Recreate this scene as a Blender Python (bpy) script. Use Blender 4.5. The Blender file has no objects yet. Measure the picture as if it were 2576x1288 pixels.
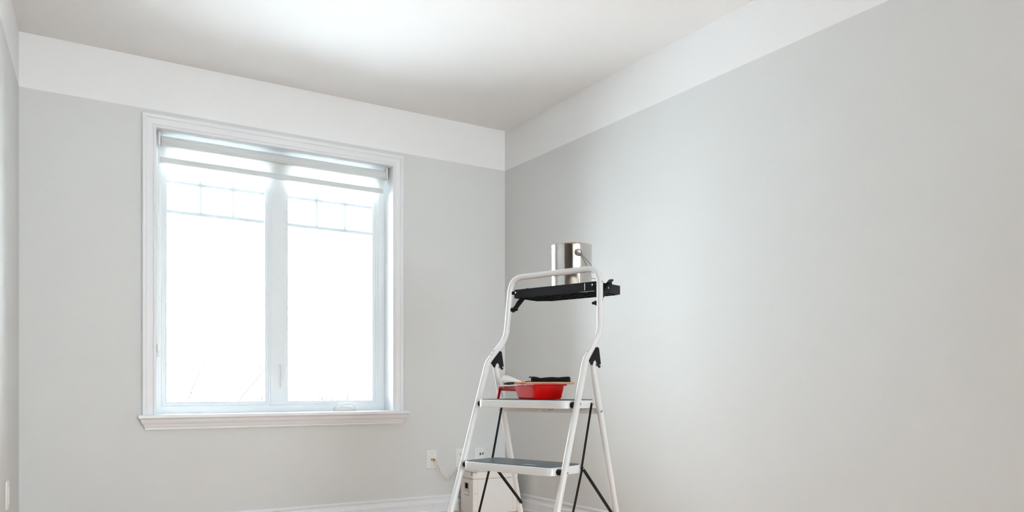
import bpy, bmesh, math, random
from mathutils import Vector, Matrix
random.seed(7)
S = bpy.context.scene
COL = S.collection
R = math.radians

# ------------------------------------------------------------------ camera
cam_d = bpy.data.cameras.new('camera')
cam_d.sensor_width = 36.0
cam_d.lens = 27.6
cam_d.shift_y = 0.1293
cam_d.clip_start = 0.05
cam = bpy.data.objects.new('camera', cam_d)
COL.objects.link(cam)
cam.location = (0, 0, 0.762)
cam.rotation_euler = (R(90), 0, R(-32.28))
S.camera = cam

# ------------------------------------------------------------------ sky, light, exposure
SKY = 17.0
W = bpy.data.worlds.new('overcast_sky')
S.world = W
W.use_nodes = True
W.node_tree.nodes['Background'].inputs[0].default_value = (0.83, 0.945, 1.0, 1)
W.node_tree.nodes['Background'].inputs[1].default_value = SKY
S.view_settings.view_transform = 'Standard'
S.view_settings.look = 'None'
S.view_settings.gamma = 1.0
S.view_settings.use_curve_mapping = False
S.view_settings.exposure = 0.30


def portal(loc, rot, sx, sy):
    d = bpy.data.lights.new('window_portal', 'AREA')
    d.shape = 'RECTANGLE'
    d.size, d.size_y = sx, sy
    d.cycles.is_portal = True
    o = bpy.data.objects.new('window_portal', d)
    COL.objects.link(o)
    o.location = loc
    o.rotation_euler = rot


portal((1.253, 4.56, 1.36), (R(-90), 0, 0), 1.32, 1.5)
portal((1.4, -6.16, 1.225), (R(90), 0, 0), 2.4, 2.25)  # portal of the added rear opening

sun_d = bpy.data.lights.new('sun', 'SUN')         # sun added to lift the ceiling by snow bounce; from the side, enters no window
sun_d.energy = 12.0
sun_d.angle = R(2)
sun = bpy.data.objects.new('sun', sun_d)
COL.objects.link(sun)
sun.rotation_euler = (0, R(50), 0)

# ------------------------------------------------------------------ materials
MATS = {}


def mat(name, col, rough=0.5, metal=0.0, spec=0.5, bump=None, var=None, coat=0.0):
    m = bpy.data.materials.new(name)
    m.use_nodes = True
    nt = m.node_tree
    b = nt.nodes['Principled BSDF']
    b.inputs['Base Color'].default_value = (*col, 1)
    b.inputs['Roughness'].default_value = rough
    b.inputs['Metallic'].default_value = metal
    b.inputs['Specular IOR Level'].default_value = spec
    b.inputs['Coat Weight'].default_value = coat
    if bump or var:
        tc = nt.nodes.new('ShaderNodeTexCoord')
    if var:                                   # var = (scale, second colour)
        n = nt.nodes.new('ShaderNodeTexNoise')
        n.inputs['Scale'].default_value = var[0]
        n.inputs['Detail'].default_value = 4
        nt.links.new(tc.outputs['Object'], n.inputs['Vector'])
        mx = nt.nodes.new('ShaderNodeMix')
        mx.data_type = 'RGBA'
        mx.inputs[6].default_value = (*col, 1)
        mx.inputs[7].default_value = (*var[1], 1)
        nt.links.new(n.outputs['Fac'], mx.inputs[0])
        nt.links.new(mx.outputs[2], b.inputs['Base Color'])
    if bump:                                  # bump = (scale, strength)
        n2 = nt.nodes.new('ShaderNodeTexNoise')
        n2.inputs['Scale'].default_value = bump[0]
        nt.links.new(tc.outputs['Object'], n2.inputs['Vector'])
        bp = nt.nodes.new('ShaderNodeBump')
        bp.inputs['Strength'].default_value = bump[1]
        bp.inputs['Distance'].default_value = 0.002
        nt.links.new(n2.outputs['Fac'], bp.inputs['Height'])
        nt.links.new(bp.outputs['Normal'], b.inputs['Normal'])
    MATS[name] = m
    return m


def wall_mat():
    """grey wall paint below a sharp cut-in line at 2.18 m, white above it"""
    m = mat('wall_paint', (0.725, 0.727, 0.719), 0.75, spec=0.25, bump=(220, 0.06))
    nt = m.node_tree
    b = nt.nodes['Principled BSDF']
    geo = nt.nodes.new('ShaderNodeNewGeometry')
    sep = nt.nodes.new('ShaderNodeSeparateXYZ')
    gt = nt.nodes.new('ShaderNodeMath')
    gt.operation = 'GREATER_THAN'
    gt.inputs[1].default_value = 2.18
    mx = nt.nodes.new('ShaderNodeMix')
    mx.data_type = 'RGBA'
    mx.inputs[6].default_value = (0.725, 0.727, 0.719, 1)
    mx.inputs[7].default_value = (0.925, 0.925, 0.925, 1)
    nt.links.new(geo.outputs['Position'], sep.inputs[0])
    nt.links.new(sep.outputs['Z'], gt.inputs[0])
    nt.links.new(gt.outputs[0], mx.inputs[0])
    nt.links.new(mx.outputs[2], b.inputs['Base Color'])
    return m


def wood_mat():
    m = mat('floor_wood', (0.46, 0.20, 0.075), 0.35)
    nt = m.node_tree
    b = nt.nodes['Principled BSDF']
    tc = nt.nodes.new('ShaderNodeTexCoord')
    mp = nt.nodes.new('ShaderNodeMapping')
    mp.inputs['Scale'].default_value = (60, 3, 60)
    n = nt.nodes.new('ShaderNodeTexNoise')
    n.inputs['Scale'].default_value = 1.5
    n.inputs['Detail'].default_value = 6
    oi = nt.nodes.new('ShaderNodeObjectInfo')
    add = nt.nodes.new('ShaderNodeVectorMath')
    rmp = nt.nodes.new('ShaderNodeValToRGB')
    rmp.color_ramp.elements[0].color = (0.54, 0.27, 0.13, 1)
    rmp.color_ramp.elements[1].color = (0.72, 0.41, 0.23, 1)
    nt.links.new(tc.outputs['Object'], mp.inputs[0])
    nt.links.new(mp.outputs[0], add.inputs[0])
    nt.links.new(oi.outputs['Location'], add.inputs[1])
    nt.links.new(add.outputs[0], n.inputs['Vector'])
    nt.links.new(n.outputs['Fac'], rmp.inputs[0])
    nt.links.new(rmp.outputs[0], b.inputs['Base Color'])
    return m


def glass_mat():
    """thin pane: clear transmission with a Fresnel reflection"""
    m = bpy.data.materials.new('pane_glass')
    m.use_nodes = True
    nt = m.node_tree
    nt.nodes.clear()
    out = nt.nodes.new('ShaderNodeOutputMaterial')
    tr = nt.nodes.new('ShaderNodeBsdfTransparent')
    tr.inputs[0].default_value = (0.97, 0.98, 0.98, 1)
    gl = nt.nodes.new('ShaderNodeBsdfGlossy')
    gl.inputs['Roughness'].default_value = 0.02
    fr = nt.nodes.new('ShaderNodeFresnel')
    fr.inputs[0].default_value = 1.3
    mx = nt.nodes.new('ShaderNodeMixShader')
    nt.links.new(fr.outputs[0], mx.inputs[0])
    nt.links.new(tr.outputs[0], mx.inputs[1])
    nt.links.new(gl.outputs[0], mx.inputs[2])
    nt.links.new(mx.outputs[0], out.inputs[0])
    MATS['pane_glass'] = m


def fabric_mat():
    m = bpy.data.materials.new('blind_fabric')
    m.use_nodes = True
    nt = m.node_tree
    nt.nodes.clear()
    out = nt.nodes.new('ShaderNodeOutputMaterial')
    d = nt.nodes.new('ShaderNodeBsdfDiffuse')
    d.inputs[0].default_value = (0.85, 0.85, 0.84, 1)
    t = nt.nodes.new('ShaderNodeBsdfTranslucent')
    t.inputs[0].default_value = (0.8, 0.81, 0.8, 1)
    mx = nt.nodes.new('ShaderNodeMixShader')
    mx.inputs[0].default_value = 0.4
    nt.links.new(d.outputs[0], mx.inputs[1])
    nt.links.new(t.outputs[0], mx.inputs[2])
    nt.links.new(mx.outputs[0], out.inputs[0])
    MATS['blind_fabric'] = m


def tray_mat():
    m = mat('red_plastic', (0.56, 0.001, 0.001), 0.30, spec=0.32)
    nt = m.node_tree
    b = nt.nodes['Principled BSDF']
    tc = nt.nodes.new('ShaderNodeTexCoord')
    n = nt.nodes.new('ShaderNodeTexNoise')
    n.inputs['Scale'].default_value = 22
    n.inputs['Detail'].default_value = 5
    sep = nt.nodes.new('ShaderNodeSeparateXYZ')
    a1 = nt.nodes.new('ShaderNodeMapRange')    # paint smears towards the ramp end and the rim
    a1.inputs[1].default_value = 0.02
    a1.inputs[2].default_value = 0.15
    a2 = nt.nodes.new('ShaderNodeMapRange')
    a2.inputs[1].default_value = 0.040
    a2.inputs[2].default_value = 0.056
    mul = nt.nodes.new('ShaderNodeMath')
    mul.operation = 'MULTIPLY'
    mad = nt.nodes.new('ShaderNodeMath')
    mad.operation = 'MULTIPLY_ADD'
    mad.inputs[1].default_value = 0.55
    rmp = nt.nodes.new('ShaderNodeValToRGB')
    rmp.color_ramp.elements[0].position = 0.66
    rmp.color_ramp.elements[0].color = (0.56, 0.001, 0.001, 1)
    rmp.color_ramp.elements[1].position = 0.86
    rmp.color_ramp.elements[1].color = (0.82, 0.62, 0.62, 1)
    nt.links.new(tc.outputs['Object'], n.inputs['Vector'])
    nt.links.new(tc.outputs['Object'], sep.inputs[0])
    nt.links.new(sep.outputs['Y'], a1.inputs[0])
    nt.links.new(sep.outputs['Z'], a2.inputs[0])
    nt.links.new(a1.outputs[0], mul.inputs[0])
    nt.links.new(a2.outputs[0], mul.inputs[1])
    nt.links.new(mul.outputs[0], mad.inputs[0])
    nt.links.new(n.outputs['Fac'], mad.inputs[2])
    nt.links.new(mad.outputs[0], rmp.inputs[0])
    nt.links.new(rmp.outputs[0], b.inputs['Base Color'])


wall_mat(); wood_mat(); glass_mat(); fabric_mat(); tray_mat()
mat('ceiling_white', (0.935, 0.935, 0.937), 0.85, spec=0.2, bump=(180, 0.05))
mat('added_hall_paint', (0.42, 0.41, 0.395), 0.8)  # for the added, unseen hallway
mat('trim_white', (0.84, 0.85, 0.87), 0.4)
mat('vinyl_white', (0.80, 0.84, 0.86), 0.35)
mat('bar_white', (0.66, 0.69, 0.69), 0.45)
mat('ladder_white', (0.80, 0.815, 0.815), 0.32, coat=0.15)
mat('black_plastic', (0.005, 0.005, 0.006), 0.42, spec=0.22)
mat('black_tray', (0.006, 0.008, 0.012), 0.36, spec=0.25)
mat('rubber_mat', (0.026, 0.046, 0.060), 0.34, spec=0.5, bump=(900, 0.12))
mat('steel', (0.62, 0.62, 0.61), 0.25, metal=1.0)
mat('tin', (0.74, 0.74, 0.72), 0.15, metal=1.0, bump=(16, 0.4), var=(14, (0.52, 0.51, 0.48)))
mat('wire_dark', (0.12, 0.11, 0.10), 0.35, metal=0.9)
mat('brass', (0.62, 0.42, 0.12), 0.3, metal=1.0)
mat('copper', (0.85, 0.33, 0.16), 0.35, metal=0.6)
mat('plate_white', (0.84, 0.84, 0.82), 0.35)
mat('dark_slot', (0.03, 0.028, 0.025), 0.6)
mat('cable_cream', (0.74, 0.62, 0.48), 0.5)
mat('box_cream', (0.88, 0.85, 0.815), 0.65, bump=(300, 0.04))
mat('box_edge', (0.50, 0.42, 0.33), 0.5)
mat('box_seam', (0.45, 0.25, 0.17), 0.6)
mat('sleeve_foam', (0.86, 0.86, 0.82), 0.9, spec=0.1, bump=(700, 0.5))
mat('bristle', (0.025, 0.02, 0.018), 0.6, bump=(500, 0.4))
mat('ferrule', (0.62, 0.30, 0.17), 0.35, metal=0.7)
mat('handle_wood', (0.60, 0.34, 0.17), 0.5, var=(40, (0.74, 0.52, 0.36)))
mat('red_wire', (0.45, 0.02, 0.03), 0.35)
mat('sticker', (0.36, 0.43, 0.47), 0.5)
mat('snow', (0.86, 0.88, 0.90), 0.9)
mat('bark', (0.040, 0.032, 0.032), 0.8)
mat('pale_bark', (0.042, 0.047, 0.050), 0.8)
mat('dry_stalk', (0.066, 0.050, 0.036), 0.9)

# ------------------------------------------------------------------ mesh helpers


class MB:
    def __init__(self):
        self.v = []
        self.f = []

    def box(self, x0, x1, y0, y1, z0, z1):
        n = len(self.v)
        self.v += [(x0, y0, z0), (x1, y0, z0), (x1, y1, z0), (x0, y1, z0),
                   (x0, y0, z1), (x1, y0, z1), (x1, y1, z1), (x0, y1, z1)]
        self.f += [tuple(n + i for i in q) for q in
                   ((3, 2, 1, 0), (4, 5, 6, 7), (0, 1, 5, 4), (1, 2, 6, 5), (2, 3, 7, 6), (3, 0, 4, 7))]
        return self

    def loft(self, rings, caps=True, closed=False):
        n = len(self.v)
        k = len(rings[0])
        for r in rings:
            self.v += [tuple(p) for p in r]
        m = len(rings)
        for i in range(m if closed else m - 1):
            a, b = n + i * k, n + ((i + 1) % m) * k
            for j in range(k):
                self.f.append((a + j, a + (j + 1) % k, b + (j + 1) % k, b + j))
        if caps and not closed:
            self.f.append(tuple(range(n + k - 1, n - 1, -1)))
            self.f.append(tuple(range(n + (m - 1) * k, n + m * k)))
        return self

    def tube(self, path, r, n=14, closed=False, flat=1.0):
        P = [Vector(p) for p in path]
        m = len(P)
        rad = r if isinstance(r, (list, tuple)) else [r] * m
        T = []
        for i in range(m):
            if closed:
                t = P[(i + 1) % m] - P[i - 1]
            else:
                t = P[min(i + 1, m - 1)] - P[max(i - 1, 0)]
            T.append(t.normalized())
        up = Vector((0, 0, 1)) if abs(T[0].z) < 0.9 else Vector((1, 0, 0))
        u = T[0].cross(up).normalized()
        rings = []
        for i in range(m):
            u = (u - T[i] * u.dot(T[i])).normalized()
            w = T[i].cross(u)
            rings.append([P[i] + (u * math.cos(2 * math.pi * j / n) * flat + w * math.sin(2 * math.pi * j / n)) * rad[i]
                          for j in range(n)])
        return self.loft(rings, True, closed)

    def lathe(self, prof, c=(0, 0, 0), n=48, caps=False):
        rings = [[(c[0] + r * math.cos(2 * math.pi * j / n), c[1] + r * math.sin(2 * math.pi * j / n), c[2] + z)
                  for j in range(n)] for r, z in prof]
        return self.loft(rings, caps)

    def prism(self, poly, fn, t0, t1):
        return self.loft([[fn(p, t0) for p in poly], [fn(p, t1) for p in poly]])

    def ring(self, x0, x1, z0, z1, prof):
        """mitred rectangular frame in the XZ plane; prof = closed list of (inset, y)"""
        k = len(prof)
        n = len(self.v)
        for t, y in prof:
            self.v += [(x0 + t, y, z0 + t), (x1 - t, y, z0 + t), (x1 - t, y, z1 - t), (x0 + t, y, z1 - t)]
        for i in range(k):
            a, b = n + 4 * i, n + 4 * ((i + 1) % k)
            for j in range(4):
                self.f.append((a + j, a + (j + 1) % 4, b + (j + 1) % 4, b + j))
        return self

    def mesh(self, name, m, smooth=35):
        bm = bmesh.new()
        vs = [bm.verts.new(p) for p in self.v]
        for q in self.f:
            try:
                bm.faces.new([vs[i] for i in q])
            except ValueError:
                pass
        bmesh.ops.recalc_face_normals(bm, faces=bm.faces)
        me = bpy.data.meshes.new(name)
        bm.to_mesh(me)
        bm.free()
        me.materials.append(MATS[m])
        if smooth:
            for p in me.polygons:
                p.use_smooth = True
            me.set_sharp_from_angle(angle=R(smooth))
        return me

    def build(self, name, m, parent=None, bevel=0.0, smooth=35, label=None):
        o = bpy.data.objects.new(name, self.mesh(name, m, smooth))
        COL.objects.link(o)
        if parent is not None:
            o.parent = parent
        if bevel:
            b = o.modifiers.new('bevel', 'BEVEL')
            b.width = bevel
            b.segments = 3
            b.limit_method = 'ANGLE'
            b.angle_limit = R(40)
        if label:
            o['label'] = label
        return o


def tag(o, label, cat, group=None, kind=None):
    o['label'] = label
    o['category'] = cat
    if group:
        o['group'] = group
    if kind:
        o['kind'] = kind
    return o


def empty(name, loc, rz=0.0):
    o = bpy.data.objects.new(name, None)
    o.empty_display_size = 0.05
    COL.objects.link(o)
    o.location = loc
    o.rotation_euler = (0, 0, rz)
    return o


def fillet(pts, rads, n=8):
    """polyline with rounded corners"""
    P = [Vector(p) for p in pts]
    out = [P[0]]
    for i in range(1, len(P) - 1):
        r = rads[i]
        a, b = (P[i - 1] - P[i]), (P[i + 1] - P[i])
        la, lb = a.length, b.length
        a.normalize(); b.normalize()
        ang = a.angle(b)
        d = min(r / math.tan(ang / 2), la * 0.48, lb * 0.48)
        A, B = P[i] + a * d, P[i] + b * d
        for k in range(n + 1):
            t = k / n
            out.append(A * (1 - t) ** 2 + P[i] * 2 * t * (1 - t) + B * t ** 2)
    out.append(P[-1])
    return out


def rrect(x0, x1, y0, y1, r, n=6):
    out = []
    for cx, cy, a0 in ((x1 - r, y0 + r, -90), (x1 - r, y1 - r, 0), (x0 + r, y1 - r, 90), (x0 + r, y0 + r, 180)):
        for k in range(n + 1):
            a = R(a0 + 90 * k / n)
            out.append((cx + r * math.cos(a), cy + r * math.sin(a)))
    return out


# ------------------------------------------------------------------ room shell
YB, XR, YF, HC = 4.353, 2.695, -6.0, 2.439      # window wall, right wall, rear wall, ceiling


def XL(y):                                       # left wall leaves the square slightly
    return 0.011 - 0.0796 * (YB - y)


WX0, WX1, WZ0, WZ1 = 0.603, 1.903, 0.625, 2.091  # clear opening of the window
m = MB()
T = 0.2
m.box(-0.5, WX0 - 0.013, YB, YB + T, -0.2, HC + 0.15)
m.box(WX1 + 0.013, XR + 0.2, YB, YB + T, -0.2, HC + 0.15)
m.box(WX0 - 0.013, WX1 + 0.013, YB, YB + T, WZ1 + 0.013, HC + 0.15)
m.box(WX0 - 0.013, WX1 + 0.013, YB, YB + T, -0.2, WZ0 - 0.013)
tag(m.build('wall_back', 'wall_paint', smooth=0), 'grey painted window wall with white band below the ceiling', 'wall', kind='structure')
m = MB().box(XR, XR + 0.2, YF, YB + 0.05, -0.2, HC + 0.15)
tag(m.build('wall_right', 'wall_paint', smooth=0), 'long plain grey painted wall behind the step ladder', 'wall', kind='structure')
m = MB()
DY0, DY1, DZ = -1.6, 2.0, 2.1                     # unseen hallway opening beside the camera, added to dim the near long wall
for y1, y0, zl in ((YB + 0.05, DY1, -0.2), (DY1, DY0, DZ), (DY0, YF - 0.1, -0.2)):
    m.loft([[(XL(y), y, zl), (XL(y), y, HC + 0.15), (XL(y) - 0.12, y, HC + 0.15), (XL(y) - 0.12, y, zl)] for y in (y1, y0)])
tag(m.build('wall_left', 'wall_paint', smooth=0), 'brightly lit wall across the room from the long grey wall', 'wall', kind='structure')
m = MB()
RX0, RX1, RZ0, RZ1 = 0.2, 2.6, 0.1, 2.35          # unseen opening added in the rear wall for fill light
m.box(-1.15, RX0, YF - 0.15, YF, -0.2, HC + 0.15)
m.box(RX1, XR + 0.2, YF - 0.15, YF, -0.2, HC + 0.15)
m.box(RX0, RX1, YF - 0.15, YF, RZ1, HC + 0.15)
m.box(RX0, RX1, YF - 0.15, YF, -0.2, RZ0)
tag(m.build('wall_front', 'wall_paint', smooth=0), 'wall facing the window wall, with an unseen wide opening added for fill light', 'wall', kind='structure')
m = MB().box(-2.7, -2.6, YF, 3.1, -.2, HC + .15).box(-2.6, XL(3.0) - .1, 3.0, 3.1, -.2, HC + .15).box(-2.6, XL(YF) - .1, YF - .1, YF, -.2, HC + .15)
tag(m.build('wall_hall_added', 'added_hall_paint', smooth=0), 'unseen taupe hallway walls added to dim the near long wall', 'wall', kind='structure')
m = MB().box(-2.7, XR + 0.2, YF - 0.2, YB + 0.2, HC, HC + 0.15)
tag(m.build('ceiling', 'ceiling_white', smooth=0), 'plain matte white ceiling', 'ceiling', kind='structure')

fl = MB().box(-2.7, XR + 0.2, YF - 0.2, YB + 0.2, -0.2, -0.012).build('floor', 'box_seam', smooth=0)
tag(fl, 'orange brown hardwood floor of narrow planks', 'floor', kind='structure')
plank = {}
for ln in (1.2, 1.6, 1.9):
    plank[ln] = MB().box(-0.0419, 0.0419, 0, ln - 0.001, -0.012, 0).mesh('plank', 'floor_wood', 0)
for i in range(41):
    x = -0.72 + 0.0842 * i
    y = YF - random.choice((0.0, 0.5, 0.9))
    while y < YB:
        ln = random.choice((1.2, 1.6, 1.9))
        o = bpy.data.objects.new('plank', plank[ln])
        COL.objects.link(o)
        o.location = (x, y, 0)
        o.parent = fl
        y += ln

BB = [(0, .102), (.008, .102), (.010, .098), (.010, .089), (.006, .081), (.0075, .068), (.013, .061), (.0145, .058),
      (.0145, .046), (.0125, .0445), (.0125, .0425), (.015, .041), (.0155, .014), (.02, .011), (.021, 0), (0, 0)]


def baseboard(name, A, B, nrm, label):
    mm = MB()
    mm.loft([[(q[0] + nrm[0] * p, q[1] + nrm[1] * p, z) for p, z in BB] for q in (A, B)])
    tag(mm.build(name, 'trim_white', smooth=25), label, 'baseboard', kind='structure')


baseboard('baseboard_back', (XL(YB), YB), (XR, YB), (0, -1), 'white moulded baseboard along the window wall')
baseboard('baseboard_right', (XR, YF), (XR, YB), (-1, 0), 'white moulded baseboard along the long grey wall')
baseboard('baseboard_left', (XL(2.0), 2.0), (XL(YB), YB), (0.997, -0.079), 'white moulded baseboard along the angled bright wall')

# ------------------------------------------------------------------ window
win = tag(empty('window_1', (1.253, YB, WZ0)), 'white casement window with moulded casing and grid bars', 'window', kind='structure')


def P_(o):                                        # children are written in world coordinates
    o.parent = win
    o.matrix_parent_inverse = Matrix.Translation((-1.253, -YB, -WZ0))
    return o


CP = [(0, 0), (0, .008), (.004, .011), (.010, .011), (.013, .008), (.018, .012), (.036, .015), (.044, .015), (.047, .020),
      (.052, .022), (.062, .022), (.066, .018), (.066, 0)]
# casing: left, head, right boards with mitred corners
m = MB().loft([[(WX0 - t, YB - p, WZ0) for t, p in CP], [(WX0 - t, YB - p, WZ1 + t) for t, p in CP]])
P_(m.build('casing_board', 'trim_white', smooth=22))
m = MB().loft([[(WX0 - t, YB - p, WZ1 + t) for t, p in CP], [(WX1 + t, YB - p, WZ1 + t) for t, p in CP]])
P_(m.build('casing_board', 'trim_white', smooth=22))
m = MB().loft([[(WX1 + t, YB - p, WZ1 + t) for t, p in CP], [(WX1 + t, YB - p, WZ0) for t, p in CP]])
P_(m.build('casing_board', 'trim_white', smooth=22))
# jamb lining
m = MB().ring(WX0 - .013, WX1 + .013, WZ0 - .013, WZ1 + .013, [(0, YB), (.013, YB - .001), (.013, YB + T), (0, YB + T)])
P_(m.build('jamb', 'trim_white', smooth=0))
# sill: moulded stool and apron, ends returned
SP = [(.046, .629), (.051, .627), (.052, .622), (.052, .613), (.046, .608), (.041, .604), (.039, .596), (.034, .586), (.027, .579),
      (.026, .575), (.021, .566), (.018, .560), (.018, .553)]
m = MB()
m.loft([[(.565 - o * .92, YB - o, z), (1.947 + o * .92, YB - o, z), (1.947 + o * .92, YB, z), (.565 - o * .92, YB, z)] for o, z in SP])
P_(m.build('sill', 'trim_white', smooth=22))
m = MB().box(WX0, WX1, YB - .002, YB + .115, WZ0 - .002, WZ0 + .004)
P_(m.build('stool', 'trim_white', smooth=0))
YF0 = YB + .114                                   # face of the vinyl frame
fr = MB().ring(WX0, WX1, WZ0, WZ1, [(0, YF0), (.040, YF0), (.046, YF0 + .005), (.046, YF0 + .07), (0, YF0 + .07)])
fr = P_(fr.build('frame', 'vinyl_white', smooth=0))
m = MB().box(1.213, 1.291, YF0 - .001, YF0 + .07, WZ0 + .044, WZ1 - .044)
P_(m.build('mullion', 'vinyl_white', bevel=.003, smooth=0))
for (x0, x1) in ((.645, 1.216), (1.288, 1.859)):
    z0, z1 = WZ0 + .036, WZ1 - .036
    s = MB().ring(x0, x1, z0, z1, [(0, YF0 + .006), (.010, YF0 + .006), (.012, YF0 + .012), (.019, YF0 + .012), (.022, YF0 + .018),
                                  (.029, YF0 + .020), (.031, YF0 + .03), (0, YF0 + .03)])
    s = P_(s.build('sash', 'vinyl_white', smooth=0))
    gx0, gx1, gz0, gz1 = x0 + .029, x1 - .029, z0 + .029, z1 - .029
    P_(MB().box(gx0, gx1, YF0 + .026, YF0 + .028, gz0, gz1).build('pane', 'pane_glass', smooth=0))
    gw = (gx1 - gx0)
    for k in (1, 2):
        P_(MB().box(gx0 + gw * k / 3 - .008, gx0 + gw * k / 3 + .008, YF0 + .029, YF0 + .037, 1.702, gz1).build('grid_bar', 'vinyl_white', smooth=0))
    for z, hb in ((1.702, .010), (1.861, .008)):
        P_(MB().box(gx0, gx1, YF0 + .0285, YF0 + .0375, z - hb, z + hb).build('grid_bar', 'vinyl_white', smooth=0))
# casement latch on the mullion and crank operator on the sill
m = MB().loft([[(1.262 + .022 * math.sin(math.pi * t) * .25 + dx, YF0 - .002 - dy, .895 - .13 * t) for dx, dy in
                ((0, 0), (.022 * w, 0), (.022 * w, .010 + .012 * math.sin(math.pi * t)), (0, .010 + .012 * math.sin(math.pi * t)))]
               for t, w in ((0, .5), (.06, .9), (.3, 1), (.6, .95), (.85, .7), (1, .35))])
P_(m.build('latch_lever', 'plate_white', bevel=.003))
m = MB().box(1.258, 1.290, YF0 - .003, YF0, .79, .90)
P_(m.build('latch_plate', 'vinyl_white', bevel=.002))
m = MB()
cr = []
for t, h, d in ((0, .014, .012), (.012, .026, .026), (.04, .034, .034), (.085, .038, .034), (.115, .030, .028), (.132, .016, .012)):
    x = 1.578 + t
    cr.append([(x, YF0, WZ0 + .005), (x, YF0 - d, WZ0 + .005), (x, YF0 - d, WZ0 + .005 + h * .6), (x, YF0 - d * .5, WZ0 + .005 + h), (x, YF0, WZ0 + .005 + h)])
P_(m.loft(cr).build('crank_cover', 'plate_white', smooth=50))
m = MB().tube(fillet([(1.60, YF0 - .030, .660), (1.64, YF0 - .036, .672), (1.69, YF0 - .036, .668), (1.702, YF0 - .036, .655)], [0, .02, .02, 0]), .007)
P_(m.build('crank_handle', 'plate_white'))

# ------------------------------------------------------------------ roller blind
bl = tag(empty('roller_blind', (1.253, YB + .06, 2.045)), 'white roller blind almost fully rolled up inside the window', 'roller blind')


def B_(o):
    o.parent = bl
    o.matrix_parent_inverse = Matrix.Translation((-1.253, -YB - .06, -2.045))
    return o


BX0, BX1, BY, BZ = .633, 1.878, YB + .058, 2.047
B_(MB().tube([(BX0, BY, BZ), (BX1, BY, BZ)], .024, 28).build('roller', 'blind_fabric'))
B_(MB().box(BX0 + .002, BX1 - .002, BY + .0225, BY + .0235, 1.952, BZ).build('fabric', 'blind_fabric', smooth=0))
B_(MB().box(BX0, BX1, BY + .015, BY + .031, 1.938, 1.967).build('bottom_bar', 'bar_white', bevel=.003, smooth=0))
for x in (BX0 - .013, BX1 + .003):
    B_(MB().box(x, x + .010, BY - .022, BY + .024, BZ - .026, WZ1 - .001).build('bracket', 'plate_white', bevel=.003, smooth=0))
    B_(MB().tube([(x + .002, BY, BZ), (x + .014, BY, BZ)], .012).build('end_cap', 'steel'))
ch = MB()
for s in (-.012, .012):
    k = 0
    z = BZ - .03
    while z > .985:
        ch.tube([(BX0 - .008, BY + s, z), (BX0 - .008, BY + s, z - .0045)], .0022, 6)
        z -= .0075
ch.tube([(BX0 - .008, BY - .012, BZ), (BX0 - .008, BY - .012, .98)], .0007, 5)
ch.tube([(BX0 - .008, BY + .012, BZ), (BX0 - .008, BY + .012, .98)], .0007, 5)
B_(ch.build('bead_chain', 'plate_white'))
m = MB().box(BX0 - .018, BX0 - .002, BY - .018, BY + .018, .955, .99)
m.prism([(-.016, .955), (.016, .955), (.004, .925), (-.004, .925)], lambda p, t: (BX0 - .016 + t, BY + p[0], p[1]), 0, .012)
B_(m.build('chain_tensioner', 'plate_white', bevel=.002))

# ------------------------------------------------------------------ wall plates


def wall_plate(name, label, x, z, w=.070, h=.115):
    r = tag(empty(name, (x, YB, z)), label, 'wall plate')
    MB().loft([[(px, 0, pz) for px, pz in rrect(-w / 2, w / 2, -h / 2, h / 2, .003, 3)],
               [(px, -.004, pz) for px, pz in rrect(-w / 2, w / 2, -h / 2, h / 2, .003, 3)],
               [(px, -.006, pz) for px, pz in rrect(-w / 2 + .003, w / 2 - .003, -h / 2 + .003, h / 2 - .003, .003, 3)]]).build('plate', 'plate_white', r, smooth=25)
    return r


def screw(r, x, z, y=-.006, rad=.003):
    MB().lathe([(0.0001, .0015), (rad * .7, .0013), (rad, 0)], n=12).build('screw', 'steel', r).matrix_local = \
        Matrix.Translation((x, y, z)) @ Matrix.Rotation(R(90), 4, 'X')


cp = wall_plate('coaxial_plate', 'white wall plate with brass coaxial jack and cable plugged in', 2.162, .3255)
screw(cp, 0, .042); screw(cp, 0, -.042)
MB().tube([(0, -.005, 0), (0, -.016, 0)], .0075, 6).build('jack_nut', 'brass', cp)
op = wall_plate('power_outlet', 'white duplex power outlet plate partly behind the ladder leg', 2.366, .3265)
for zc in (.020, -.020):
    s = MB().box(-.0165, .0165, -.0075, -.004, zc - .0165, zc + .0165).build('receptacle', 'plate_white', op, bevel=.002, smooth=0)
    for dx in (-.0065, .0065):
        MB().box(dx - .0011, dx + .0011, -.0082, -.0072, zc - .001, zc + .009).build('slot', 'dark_slot', s, smooth=0)
    MB().tube([(0, -.0072, zc - .009), (0, -.0082, zc - .009)], .0025, 10).build('ground_hole', 'dark_slot', s)
screw(op, 0, 0)
pp = wall_plate('phone_jack_plate', 'white wall plate with two small dark jacks near the room corner', 2.5, .3285, .068)
screw(pp, .004, .043, rad=.002)
MB().prism([(-.006, -.008), (.006, -.008), (.0035, .004), (.0015, .009), (-.0015, .009), (-.0035, .004)], lambda p, t: (.006 + p[0], t, .016 + p[1]), -.0075, -.005).build('jack', 'dark_slot', pp, smooth=0)
m = MB().tube([(.024, -.0055, .017), (.024, -.0085, .017)], .0075, 16)
jk = m.build('jack', 'steel', pp)
for k in range(4):
    a = R(45 + 90 * k)
    MB().tube([(.024 + .004 * math.cos(a), -.0080, .017 + .004 * math.sin(a)), (.024 + .004 * math.cos(a), -.0092, .017 + .004 * math.sin(a))], .0022, 8).build('jack_pin', 'dark_slot', jk)

cab = tag(empty('coaxial_cable', (2.162, YB, .3255)), 'cream coaxial cable hanging in a loop from the brass jack', 'cable')


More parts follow.
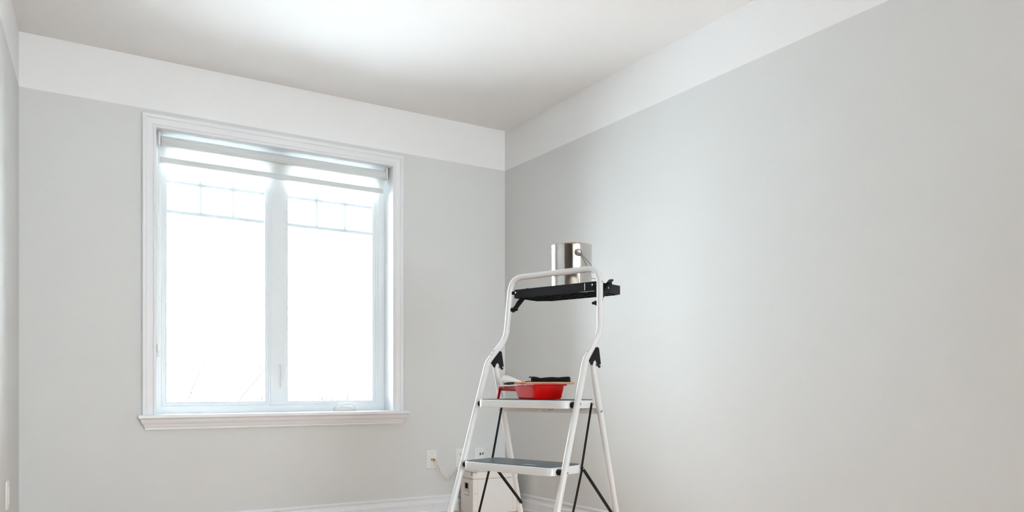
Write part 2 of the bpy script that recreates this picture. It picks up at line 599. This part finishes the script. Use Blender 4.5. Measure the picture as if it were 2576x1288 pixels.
def spl(pts, n=10):
    P = [Vector(p) for p in pts]
    P = [P[0] * 2 - P[1]] + P + [P[-1] * 2 - P[-2]]
    out = []
    for i in range(1, len(P) - 2):
        for k in range(n):
            t = k / n
            out.append(0.5 * ((2 * P[i]) + (-P[i - 1] + P[i + 1]) * t + (2 * P[i - 1] - 5 * P[i] + 4 * P[i + 1] - P[i + 2]) * t * t
                              + (-P[i - 1] + 3 * P[i] - 3 * P[i + 1] + P[i + 2]) * t ** 3))
    out.append(P[-2])
    return out


MB().tube(spl([(.004, -.042, -.0015), (.009, -.050, -.008), (.022, -.050, -.040), (.052, -.050, -.098), (.092, -.045, -.130), (.130, -.040, -.112), (.165, -.035, -.085), (.21, -.032, -.08), (.33, -.032, -.09)]), .003, 10).build('cord', 'cable_cream', cab)
MB().tube([(0, -.0162, 0), (.003, -.036, -.001)], .0072, 14).build('connector', 'brass', cab)
MB().tube([(.003, -.0365, -.001), (.0036, -.040, -.0012)], .0068, 14).build('collar', 'dark_slot', cab)
MB().tube([(.0037, -.0405, -.0013), (.0045, -.044, -.002)], .0048, 14).build('strain_relief', 'copper', cab)

# plate on the left wall
yl = 3.80
lp = tag(empty('outlet_plate', (XL(yl), yl, .3275), R(90 - 4.55)), 'white outlet plate on the bright wall, seen edge on', 'wall plate')
MB().loft([[(px, 0, pz) for px, pz in rrect(-.036, .036, -.058, .058, .003, 3)],
           [(px, -.005, pz) for px, pz in rrect(-.036, .036, -.058, .058, .003, 3)],
           [(px, -.007, pz) for px, pz in rrect(-.032, .032, -.054, .054, .003, 3)]]).build('plate', 'plate_white', lp, smooth=25)
MB().box(-.017, .017, -.010, -.006, -.034, .034).build('receptacle', 'plate_white', lp, bevel=.002, smooth=0)

# ------------------------------------------------------------------ storage box
bx = tag(empty('storage_box', (2.4840, 4.2031, 0), R(-4)), 'cream lidded cardboard storage box on the floor in the corner', 'box')
BW, BD, BH = .150, .0875, .25
t = .004
m = MB()
m.box(-BW, BW, -BD, -BD + t, 0, BH)
m.box(-BW, BW, BD - t, BD, 0, BH)
m.box(BW - t, BW, -BD + t, BD - t, 0, BH)
m.box(-BW + t, BW - t, -BD + t, BD - t, 0, .005)
hy0, hy1, hz0, hz1 = -.030, .032, .146, .186     # hand hole in the end panel
m.box(-BW, -BW + t, -BD + t, hy0, 0, BH)
m.box(-BW, -BW + t, hy1, BD - t, 0, BH)
m.box(-BW, -BW + t, hy0, hy1, 0, hz0)
m.box(-BW, -BW + t, hy0, hy1, hz1, BH)
body = m.build('body', 'box_cream', bx, smooth=0)
m = MB().box(-BW - .0015, -BW + t, hy0, hy0 + .004, hz0, hz1).box(-BW - .0015, -BW + t, hy1 - .004, hy1, hz0, hz1)
m.box(-BW - .0015, -BW + t, hy0 + .004, hy1 - .004, hz0, hz0 + .004).box(-BW - .0015, -BW + t, hy0 + .004, hy1 - .004, hz1 - .004, hz1)
m.build('handle_rim', 'box_edge', body, smooth=0)
MB().box(-BW + .02, -BW + .10, -BD + .02, BD - .02, .006, .19).build('shade_block', 'dark_slot', bx, smooth=0)  # near-black block standing in for the shade inside the box
MB().box(-BW + .008, -BW + .018, -.012, .002, .006, .20).build('folder', 'plate_white', bx, smooth=0)
m = MB().box(-BW - .002, -BW, -.034, .034, .135, .139).box(-BW - .002, -BW, -.034, .034, .107, .111)
m.box(-BW - .002, -BW, -.034, -.030, .111, .135)
m.build('label_holder', 'box_edge', body, smooth=0)
e = .005
m = MB()
m.box(-BW - e, BW + e, -BD - e, -BD - e + .003, .213, .258)
m.box(-BW - e, BW + e, BD + e - .003, BD + e, .213, .258)
m.box(-BW - e, -BW - e + .003, -BD - e, BD + e, .213, .258)
m.box(BW + e - .003, BW + e, -BD - e, BD + e, .213, .258)
m.box(-BW - e, BW + e, -BD - e, BD + e, .255, .258)
lid = m.build('lid', 'box_cream', bx, smooth=0)
m = MB().box(-BW - e, BW + e, -BD - e - .0006, -BD - e, .213, .2155).box(-BW - e - .0006, -BW - e, -BD - e, BD + e, .213, .217)
m.build('lid_edge', 'box_seam', lid, smooth=0)
for sx, sy in ((-1, -1), (-1, 1)):
    x, y = sx * (BW + e), sy * (BD + e)
    MB().box(min(x, x - sx * .028) - .001, max(x, x - sx * .028) + .001, y - .001, y + .001, .250, .259).box(x - .001, x + .001, min(y, y - sy * .02), max(y, y - sy * .02), .236, .259).build('corner_clip', 'box_edge', lid, smooth=0)
for px, pz in ((-BW + .018, .125), (-BW + .018, .02), (BW - .012, .02), (BW - .012, .125)):
    MB().lathe([(.0001, .0012), (.0025, .0008), (.003, 0)], n=10).build('rivet', 'box_seam', body).matrix_local = Matrix.Translation((px, -BD, pz)) @ Matrix.Rotation(R(90), 4, 'X')
MB().lathe([(.0001, .0012), (.0025, .0008), (.003, 0)], n=10).build('rivet', 'box_edge', lid).matrix_local = Matrix.Translation((-BW + .016, -BD - e, .243)) @ Matrix.Rotation(R(90), 4, 'X')
MB().box(-BW + .033, -BW + .0336, -BD - .0005, -BD, .0, .213).build('fold_line', 'box_edge', body, smooth=0)
MB().box(BW - .027, BW - .0262, -BD - .0008, -BD, .01, .213).build('fold_line', 'box_edge', body, smooth=0)

# ------------------------------------------------------------------ step ladder   local axes: x lateral, y to the back, z up
LO = (1.680, 2.501)
LA = R(-72.62)
lad = tag(empty('step_ladder', (*LO, 0), LA), 'white tubular folding step ladder with black treads, struts and tool tray', 'step ladder')


def L2W(a, d, z):
    c, s = math.cos(LA), math.sin(LA)
    return (LO[0] + a * c - d * s, LO[1] + a * s + d * c, z)


def leg_d(z):
    return -.3458 * (.866 - z)


def leg_w(z):
    return .2395 + .0177 * (.866 - z)


def rear_d(z):
    return .043 + .2707 * (.86 - z)


TR = .0120
right = [(leg_w(.03), leg_d(.03), .03), (.2395, 0, .866), (.2320, .105, .971), (.2184, .124, 1.218)]
pts = right + [(-x, y, z) for x, y, z in reversed(right)]
path = fillet(pts, [0, .08, .09, .062, .062, .09, .08, 0], 10)
MB().tube(path, TR, 20).build('front_frame', 'ladder_white', lad, label='white bent tube forming front legs and top handrail')
for s in (-1, 1):
    # rear leg, flattened tube
    MB().tube([(s * .2455, rear_d(.03), .03), (s * .238, rear_d(.862), .862)], .0125, 20, flat=.85).build('rear_leg', 'ladder_white', lad)
    MB().tube([(s * .2455, rear_d(0) - .001, 0), (s * .2455, rear_d(.045), .045)], .0155, 16).build('rubber_foot', 'black_plastic', lad)
    MB().tube([(s * leg_w(0), leg_d(0), 0), (s * leg_w(.045), leg_d(.045), .045)], .0155, 16).build('rubber_foot', 'black_plastic', lad)
    # black hinge: two flanges and the web against the tube
    poly = [(.004, .862), (.058, .914), (.066, .910), (.078, .852), (.076, .842), (.069, .837), (.061, .841), (.044, .866), (.032, .862), (.024, .846), (.015, .848)]
    m = MB()
    for off in (-.0165, .0145):
        m.prism(poly, lambda p, t: (s * .238 + t, p[0], p[1]), off, off + .002)
    m.loft([[(s * .238 - .0165, .004, .862), (s * .238 + .0165, .004, .862), (s * .238 + .0165, .007, .862), (s * .238 - .0165, .007, .862)],
            [(s * .238 - .0165, .058, .914), (s * .238 + .0165, .058, .914), (s * .238 + .0165, .061, .913), (s * .238 - .0165, .061, .913)]])
    h = m.build('hinge_bracket', 'black_plastic', lad, smooth=20)
    MB().tube([(s * .238 - .019, .0695, .848), (s * .238 + .019, .0695, .848)], .0045, 12).build('hinge_pin', 'steel', h)
    # rivets through the tube
    for z in (.908, .892):
        d = (z - .866)
        x = s * (.2395 - .07 * (z - .866))
        MB().tube([(x, d - .0096, z + .0058), (x, d - .0121, z + .0073)], .0042, 12).build('rivet', 'steel', lad)
    for z in (.706, .466, .232):
        x = s * (leg_w(z) + TR - .001)
        MB().tube([(x, leg_d(z) + .003, z), (x + s * .0022, leg_d(z) + .003, z)], .0042, 12).build('rivet', 'steel', lad)
    MB().tube([(s * .2495, rear_d(.677) - .006, .677), (s * .254, rear_d(.677) - .006, .677)], .0045, 12).build('rivet', 'steel', lad)
    MB().tube([(s * .2285, .118, 1.163), (s * .2350, .118, 1.163)], .0036, 12).build('rivet', 'steel', lad)
    MB().tube([(s * .2310, .115, 1.094), (s * .2372, .115, 1.094)], .0036, 12).build('rivet', 'steel', lad)

    def bar(name, A, B, x, w=.0098, th=.003):
        """flat strut with rounded ends in the YZ plane"""
        A, B = Vector((A[0], A[1])), Vector((B[0], B[1]))
        u = (B - A).normalized()
        ang = math.atan2(u.y, u.x)
        poly = [(B.x + w / 2 * math.cos(ang - math.pi / 2 + math.pi * k / 8), B.y + w / 2 * math.sin(ang - math.pi / 2 + math.pi * k / 8)) for k in range(9)]
        poly += [(A.x + w / 2 * math.cos(ang + math.pi / 2 + math.pi * k / 8), A.y + w / 2 * math.sin(ang + math.pi / 2 + math.pi * k / 8)) for k in range(9)]
        return MB().prism(poly, lambda p, t: (x + t, p[0], p[1]), -th / 2, th / 2).build(name, 'black_plastic', lad, smooth=30)

    b1 = bar('strut', (.068, .705), (.003, .469), s * .2200)
    b2 = bar('strut', (.003, .469), (-.083, .236), s * .2230)
    b3 = bar('strut', (.003, .469), (rear_d(.283) - .004, .283), s * .2258, .0125)
    for prt, (d, z), x in ((b1, (.068, .705), .2230), (b3, (.003, .469), .2288), (b3, (rear_d(.283) - .004, .283), .2288)):
        MB().tube([(s * (x - .004), d, z), (s * (x + .0015), d, z)], .0036, 12).build('rivet', 'steel', prt)


def step(z, d0, d1, label, hw=.2180, sticker=False):
    st_ = MB()
    rings = []
    for zz, ins in ((z - .030, .004), (z - .029, 0), (z - .004, 0), (z - .0015, .0012), (z, .004)):
        rings.append([(x, y, zz) for x, y in rrect(-hw + ins, hw - ins, d0 + ins, d1 - ins, .036 - ins, 8)])
    st_.loft(rings)
    o = st_.build('step', 'ladder_white', lad, smooth=30, label=label)
    mt = MB()
    mt.loft([[(x, y, zz) for x, y in rrect(-hw + i, hw - i, d0 + i, d1 - i, .034 - i, 8)] for zz, i in ((z - .001, .006), (z + .0016, .006), (z + .0022, .0068))])
    tr = mt.build('tread', 'rubber_mat', o, smooth=30, label='dark slate rubber tread')
    if sticker:
        MB().box(.062, .118, d0 + .024, d0 + .042, z + .0018, z + .0028).build('tread_sticker', 'sticker', tr, smooth=0)
    zc = z - .0165
    for s in (-1, 1):
        MB().tube([(s * hw, leg_d(zc), zc), (s * (leg_w(zc) - TR + .003), leg_d(zc), zc)], .0108, 16).build('spacer', 'black_plastic', lad)
    return o


step(.7185, -.092, .110, 'white step with black tread carrying the red paint tray')
step(.483, -.176, .022, 'white step with dark slate tread below the paint tray', sticker=True)
step(.248, -.262, -.062, 'lowest white step with black tread')
# cross bar between the rear legs and the spring clip under the step
yb = rear_d(.677)
MB().box(-.243, .243, yb - .003, yb + .003, .667, .688).box(.236, .241, yb + .002, yb + .014, .672, .688).build('cross_bar', 'ladder_white', lad, smooth=0)
MB().box(-.246, .246, rear_d(.10) - .003, rear_d(.10) + .003, .09, .111).build('cross_bar', 'ladder_white', lad, smooth=0)
cl = MB()
for x in (.030, .046):
    cl.tube(fillet([(x, .060, .690), (x, .052, .676), (x, -.005, .679)], [0, .004, 0], 4), .0022, 8)
cl.tube([(.030, .060, .690), (.046, .060, .690)], .0022, 8)
cl.build('spring_clip', 'steel', lad)

# black tool tray on the handrail
TA, TD0, TD1, TZ0, TZ1, TF = .2015, .121, .305, 1.133, 1.168, 1.144
m = MB()
outer = [(-TA, TD0), (TA, TD0), (TA, TD1 - .012), (TA - .035, TD1), (-TA + .055, TD1), (-TA, TD1 - .04)]
inner = [(-TA + .0035, TD0 + .0035), (TA - .0035, TD0 + .0035), (TA - .0035, TD1 - .014), (TA - .036, TD1 - .0035), (-TA + .057, TD1 - .0035), (-TA + .0035, TD1 - .042)]
m.loft([[(x, y, TZ0) for x, y in outer], [(x, y, TZ1) for x, y in outer], [(x, y, TZ1) for x, y in inner], [(x, y, TZ0) for x, y in inner]], closed=True)
tray = m.build('tool_tray', 'black_tray', lad, bevel=.0012, smooth=0, label='black plastic tool tray with ribbed underside')
MB().loft([[(x, y, TF - .003) for x, y in inner], [(x, y, TF) for x, y in inner]]).build('tray_floor', 'black_tray', tray, smooth=0)
for k in range(1, 10):
    x = -TA + .0035 + (2 * TA - .007) * k / 10
    y1 = TD1 - .004
    if x < -TA + .055:
        y1 = TD1 - .042 + (x + TA) * .65
    if x > TA - .035:
        y1 = TD1 - .012
    MB().box(x - .001, x + .001, TD0 + .004, y1, TZ0 + .002, TF - .003).build('tray_rib', 'black_tray', tray, smooth=0)
for k in range(1, 5):
    y = TD0 + .037 * k
    MB().box(-TA + .004, TA - .004, y - .001, y + .001, TZ0 + .0025, TF - .003).build('tray_rib', 'black_tray', tray, smooth=0)
MB().box(.150, .1535, TD0 - .0008, TD0 + .0005, TZ0 + .004, TZ1 - .004).build('tray_seam', 'steel', tray, smooth=0)
m = MB().loft([[(x, y, z) for x, y in ((.125, TD0 + .001), (.19, TD0 + .001), (.19, TD0 + .010), (.150, TD0 + .010))] for z in (TZ0 - .0012, TZ0 + .0005)])
m.build('tray_edge_chip', 'sticker', tray, smooth=0)
for s in (-1, 1):
    MB().tube([(s * (TA - .003), .124, 1.155), (s * .216, .121, 1.155)], .0075, 14).build('tray_pivot', 'black_plastic', tray)
    MB().tube([(s * .190, .1155, 1.155), (s * .190, .121, 1.155)], .004, 10).build('rivet', 'steel', tray)
    # folding arm from the handrail up and back to the tray side
    A, B = Vector((.122, 1.086)), Vector((.212, 1.165))
    u = (B - A).normalized()
    w = Vector((-u.y, u.x))
    hw = .0110
    x0 = s * (TA + .0055)
    poly = [A - u * .008 - w * hw * .8, A - u * .011, A - u * .008 + w * hw * .8, A + u * .02 + w * hw * .6, A + u * .04 + w * hw, B + w * hw, B + u * .012 + w * hw * .4, B + u * .010 - w * hw, A + u * .04 - w * hw, A + u * .02 - w * hw * 1.1]
    m = MB().prism(poly, lambda p, t: (x0 + t, p[0], p[1]), -.0025, .0025)
    lip = [B + w * hw, B + u * .012 + w * hw * .4, B + u * .010 - w * hw]
    arm = m.build('tray_arm', 'black_plastic', tray, bevel=.001, smooth=0)
    MB().prism([B - u * .016 + w * (hw + .006), B + u * .012 + w * (hw + .004), B + u * .016 + w * (hw - .004), B - u * .014 + w * (hw - .001)],
               lambda p, t: (x0 + t, p[0], p[1]), -.004, s * .012 if s > 0 else .004).build('arm_tab', 'black_plastic', arm, smooth=0)
    MB().tube([(x0 - s * .008, A.x, A.y), (s * .222, A.x - .004, A.y)], .0085, 14).build('arm_knob', 'black_plastic', arm)
    MB().tube([(x0 - s * .020, A.x, A.y), (x0 - s * .007, A.x, A.y)], .0055, 12).build('arm_stud', 'black_plastic', arm)
    q = A + (B - A) * .80
    MB().tube([(x0 + s * .0025, q.x, q.y), (x0 + s * .0050, q.x, q.y)], .0042, 12).build('rivet', 'steel', arm)
    if s < 0:
        MB().tube([(x0 - s * .0025, A.x, A.y), (x0 - s * .0050, A.x - .003, A.y)], .0042, 12).build('rivet', 'steel', arm)

# ------------------------------------------------------------------ paint can on the tool tray
cx, cy, _ = L2W(.026, .208, 0)
can = tag(empty('paint_can', (cx, cy, TF)), 'shiny tin paint can with wire bail on the black tool tray', 'paint can')
CR, CH = .0815, .190
MB().lathe([(CR - .004, .002), (CR - .001, 0), (CR + .0012, .001), (CR + .0016, .004), (CR + .0005, .006), (CR, .008), (CR, CH - .006), (CR + .0008, CH - .004),
            (CR + .0018, CH - .002), (CR + .001, CH), (CR - .002, CH), (CR - .004, CH - .004), (CR - .012, CH - .006), (CR - .013, CH - .012), (.0005, CH - .012)], n=72).build('can_body', 'tin', can, smooth=40)
MB().lathe([(.0005, .003), (CR - .004, .003)], n=40).build('can_base', 'tin', can)
MB().lathe([(CR - .014, CH - .0105), (CR - .0125, CH - .004), (CR - .010, CH - .003), (CR - .006, CH - .0045)], n=64).build('can_lip', 'tin', can)
# ears sit on an axis about 19 degrees to the right of the line towards the ladder front
va = math.atan2(-cy, -cx) + R(19)
ed = Vector((math.cos(va), math.sin(va), 0))
sd = Vector((-ed.y, ed.x, 0))
ZE = .151
for s in (1, -1):
    c = ed * (s * CR)
    pts = []
    rings = []
    for off, r in ((-.001, .0125), (.0015, .0120), (.003, .0095), (.0075, .0085), (.0095, .0062), (.0085, .0022), (.006, .0015)):
        ctr = c + ed * (s * off) + Vector((0, 0, ZE))
        rings.append([ctr + sd * (r * math.cos(2 * math.pi * k / 20)) + Vector((0, 0, r * math.sin(2 * math.pi * k / 20))) for k in range(20)])
    er = MB().loft(rings).build('ear', 'steel', can, smooth=30)
    c2 = c + ed * (s * .0008) + Vector((0, 0, ZE))
    MB().tube([c2 + sd * (.0135 * math.cos(2 * math.pi * k / 24)) + Vector((0, 0, .0135 * math.sin(2 * math.pi * k / 24))) for k in range(24)], .0017, 8, closed=True).build('ear_shade_ring', 'wire_dark', er)  # dark ring stands in for the shadow around the ear
wire = []
for k in range(41):
    t = math.pi * k / 40
    wire.append(ed * ((CR + .006) * math.cos(t)) + sd * ((CR + .022) * math.sin(t) ** .9) + Vector((0, 0, ZE - .088 * math.sin(t) ** .9)))
MB().tube(wire, .0011, 8).build('bail', 'wire_dark', can)
sa = va + R(-3)
m = MB()
m.loft([[((CR + .0003) * math.cos(sa + q), (CR + .0003) * math.sin(sa + q), z) for q in (-.010, -.006, .006, .010)] +
        [((CR + .0011) * math.cos(sa + q), (CR + .0011) * math.sin(sa + q), z) for q in (.008, .004, -.004, -.008)] for z in (.008, CH - .007)])
m.build('side_seam', 'steel', can, smooth=0)

# ------------------------------------------------------------------ paint tray on the step   local y runs from the deep end to the ramp
TZ = .7215
pt = tag(empty('paint_tray', (1.684, 2.409, TZ)), 'small red plastic paint tray on the upper step', 'paint tray')
PH, PW = .056, .068
sta = [(0, .0), (.0, .0)]


def zb(s):                                        # underside
    if s < .006:
        return .006 * (1 - s / .006)
    if s < .112:
        return 0
    if s < .130:
        return .029 * (s - .112) / .018
    return .029 + .003 * (s - .130) / .12


def zi(s):                                        # inner floor with its ramp
    return .003 if s < .085 else (.003 + (s - .085) / .16 * .046)


ss = [-.008, -.002, .006, .03, .085, .112, .118, .124, .130, .17, .21, .240, .2495]
rings = []
for k, s in enumerate(ss):
    h = PH - .004 * max(0, (s - .1) / .15)
    w0 = PW - (.004 if s < .135 else .003)
    zo = max(zb(max(s, 0)), 0)
    if s < 0:
        zo = PH - .012 if s < -.005 else .02
    zin = max(zi(max(s, 0)), zo + .0025)
    if k in (0, len(ss) - 1):
        zin = h - .002
    rings.append([(-PW - .007, s, h - .005), (-PW - .007, s, h), (-PW + .002, s, h), (-w0 + .003, s, zin), (w0 - .003, s, zin), (PW - .002, s, h),
                  (PW + .007, s, h), (PW + .007, s, h - .005), (PW, s, h - .005), (w0, s, zo + .010), (w0 - .003, s, zo + .003), (w0 - .010, s, zo), (-w0 + .006, s, zo), (-w0, s, zo + .006), (-PW, s, h - .005)])
MB().loft(rings).build('tray_body', 'red_plastic', pt, bevel=.001, smooth=28)
# lip along the deep end, and the two feet with their end panel under the ramp
MB().box(-PW - .007, PW + .007, -.014, -.006, PH - .005, PH).build('end_lip', 'red_plastic', pt, bevel=.0015, smooth=0)
for s in (-1, 1):
    x0, x1 = sorted((s * PW, s * (PW - .010)))
    MB().loft([[(x0, .240, .050), (x1, .240, .050), (x1, .2495, .050), (x0, .2495, .050)],
               [(x0, .258, 0), (x1, .258, 0), (x1, .266, 0), (x0, .266, 0)]]).build('foot', 'red_plastic', pt, bevel=.001, smooth=0)

# ------------------------------------------------------------------ paint roller lying on the tray
pr = tag(empty('paint_roller', (1.70, 2.545, .78)), 'mini paint roller with white foam sleeve and black grip on red tray', 'paint roller')


def O_(o, c):
    o.parent = pr
    o.matrix_parent_inverse = Matrix.Translation((-c[0], -c[1], -c[2]))
    return o


PC = (1.70, 2.545, .78)
A, B = Vector((1.620, 2.634, .8000)), Vector((1.655, 2.563, .7700))
u = (B - A).normalized()
prof = [(-.017, .002), (-.016, .008), (-.013, .0145), (-.008, .0188), (-.002, .0208), (.008, .0215), (.060, .0215), (.066, .0205), (.0685, .013), (.069, .003)]
m = MB().tube([A + u * (q + .017) for q, r in prof], [r for q, r in prof], 24)
O_(m.build('sleeve', 'sleeve_foam', smooth=60), PC)
E = A + u * .086
wpath = fillet([E - u * .01, E + u * .010, (1.688, 2.582, .776), (1.694, 2.585, .7885), (1.710, 2.562, .7895)], [0, .008, .006, .006, 0])
O_(MB().tube(wpath, .0022, 10).build('wire_arm', 'red_wire'), PC)
G0, G1 = Vector((1.7067, 2.5647, .7935)), Vector((1.8206, 2.4572, .7925))
u = (G1 - G0).normalized()
Lg = (G1 - G0).length
sv = Vector((-u.y, u.x, 0))
rings = []
for t, rw, rh, dz in ((0, .006, .006, -.002), (.015, .010, .0105, 0), (.03, .012, .0125, .0005), (.14, .012, .0118, .0006), (.25, .0105, .0095, -.0016), (.4, .0115, .0106, 0),
                      (.55, .012, .0112, .0003), (.7, .0118, .0106, -.0003), (.85, .0122, .0116, .0008), (.95, .0122, .0122, .001), (.985, .011, .0112, .0008), (1, .008, .008, 0)):
    c = G0 + u * (Lg * t) + Vector((0, 0, dz))
    rw, rh = rw * 1.15, rh * 1.2
    rings.append([c + sv * (rw * math.copysign(abs(math.cos(2 * math.pi * k / 20)) ** .75, math.cos(2 * math.pi * k / 20))) +
                  Vector((0, 0, rh * math.copysign(abs(math.sin(2 * math.pi * k / 20)) ** .75, math.sin(2 * math.pi * k / 20)))) for k in range(20)])
grip = O_(MB().loft(rings).build('grip', 'black_plastic', smooth=50), PC)
m = MB().box(-.006, .008, -.006, .006, .0105, .0148)
o = O_(m.build('grip_tab', 'black_plastic', smooth=0), PC)
o.matrix_parent_inverse = Matrix.Translation((-PC[0], -PC[1], -PC[2])) @ Matrix.Translation(G0) @ Matrix.Rotation(math.atan2(u.y, u.x), 4, 'Z')

# ------------------------------------------------------------------ paint brush across the tray
b0, b1 = Vector((1.590, 2.579, .7800)), Vector((1.821, 2.433, .7822))
br = tag(empty('paint_brush', b0, math.atan2((b1 - b0).y, (b1 - b0).x)), 'round paint brush with dark bristles and wooden handle across red tray', 'paint brush')
br.rotation_euler[1] = -math.asin((b1 - b0).z / (b1 - b0).length)
BL = (b1 - b0).length
MB().tube([(0, 0, -.001), (.006, 0, .0), (.02, 0, .0008), (.042, 0, .001), (.046, 0, .001)], [.0012, .0035, .0056, .0058, .0055], 16).build('bristles', 'bristle', br)
MB().tube([(.042, 0, .001), (.050, 0, .001), (.052, 0, .001), (.072, 0, .001), (.074, 0, .001), (.086, 0, .001)], [.0060, .0060, .0056, .0054, .0058, .0050], 16).build('ferrule', 'ferrule', br)
MB().tube([(.084, 0, .001), (.1, 0, .001), (.14, 0, .001), (.2, 0, .001), (BL - .006, 0, 0), (BL - .001, 0, 0), (BL, 0, 0)], [.0046, .0052, .0052, .0046, .0044, .0038, .002], 16).build('handle', 'handle_wood', br)

# ------------------------------------------------------------------ rear opening added for fill light (behind the camera), outdoors
rw = tag(empty('rear_fill_opening', (1.1, YF, RZ0)), 'unseen wide opening added for fill light, facing the casement window', 'window', kind='structure')
m = MB().ring(RX0, RX1, RZ0, RZ1, [(0, YF), (.05, YF), (.05, YF - .1), (0, YF - .1)])
m.box(1.36, 1.44, YF - .09, YF - .01, RZ0 + .05, RZ1 - .05)
o = m.build('frame', 'vinyl_white', rw, smooth=0)
o.matrix_parent_inverse = Matrix.Translation((-1.1, -YF, -RZ0))

g = MB().box(-60, 60, -60, 90, -.75, -.7).build('snow_ground', 'snow', smooth=0)
tag(g, 'snow covered ground outside the window', 'ground', kind='structure')
random.seed(11)


def sapling(base, tip, r, label, twigs, mt='bark'):
    rt = tag(empty('bare_sapling', base), label, 'sapling', 'bare saplings outside the window')
    v = Vector(tip) - Vector(base)
    n = 8
    pth = [v * (k / n) + Vector((random.uniform(-.02, .02), random.uniform(-.02, .02), 0)) * (0 if k in (0, n) else 1) for k in range(n + 1)]
    MB().tube(pth, [r * (1 - .8 * k / n) for k in range(n + 1)], 7).build('stem', mt, rt)
    for f, dx, dz in twigs:
        p = v * f
        MB().tube([p, p + Vector((dx * .5, random.uniform(-.05, .05), dz * .6)), p + Vector((dx, random.uniform(-.1, .1), dz))],
                  [r * (1 - .8 * f) * .6, r * .25, r * .12], 6).build('twig', mt, rt)


sapling((1.10, 8.5, -.7), (1.68, 8.5, 1.24), .020, 'bare leaning sapling with small forked twigs outside left pane',
        [(.62, -.06, .35), (.80, .12, .02), (.84, -.17, .06), (.90, .16, .06), (.72, -.03, .2)])
sapling((.75, 7.9, -.7), (2.27, 7.9, 1.17), .026, 'bare sapling slanting steeply behind the window mullion',
        [(.66, .5, .03), (.70, .18, .06), (.82, .1, .0), (.87, -.05, .1)])
sapling((1.86, 9.2, -.7), (1.78, 9.2, 1.15), .014, 'thin upright bare sapling in the middle of left pane', [(.7, -.2, -.08), (.85, -.22, -.05)])
sapling((2.85, 8.8, -.7), (3.40, 8.8, .98), .016, 'bare sapling with a forked top outside right pane', [(.84, .42, .05), (.80, -.1, .2)])
sapling((2.42, 9.6, -.7), (2.55, 9.6, 1.1), .014, 'thin bare sapling beside the mullion in right pane', [(.7, -.1, .2), (.8, .15, .1)])
for x, y, h, r, lb in ((2.85, 18, 1.0, .07, 'pale stump of a far tree trunk, the thicker one in left pane'),
                       (3.55, 18, 1.05, .05, 'pale far tree trunk between the two leaning saplings')):
    t_ = tag(empty('tree_trunk', (x, y, -.7)), lb, 'tree trunk', 'pale tree trunks outside')
    MB().tube([(0, 0, 0), (.01, 0, h * .8), (-.01, 0, h + .7)], [r * 1.1, r, r * .9], 10).build('trunk', 'pale_bark', t_)
for x, y, lb in ((4.75, 14, 'dry tan shrub seen through right pane beside the mullion'), (5.6, 14.5, 'dry tan shrub in the middle of right pane'),
                 (3.9, 15, 'dry yellowish shrub at the lower corner of left pane'), (6.6, 14.2, 'dry tan shrub above the window crank')):
    sh = tag(empty('dry_shrub', (x, y, -.7)), lb, 'shrub', 'dry shrubs outside')
    m = MB()
    for k in range(90):
        a, rr = random.uniform(0, 6.28), random.uniform(0, .3)
        h = random.uniform(1.1, 1.45)
        m.tube([(rr * .4 * math.cos(a), rr * .4 * math.sin(a), 0), (rr * math.cos(a), rr * math.sin(a), h * .6), (rr * 1.7 * math.cos(a) + random.uniform(-.1, .1), rr * 1.7 * math.sin(a), h)], [.014, .010, .004], 4)
    m.build('stalks', 'dry_stalk', sh)['kind'] = 'stuff'
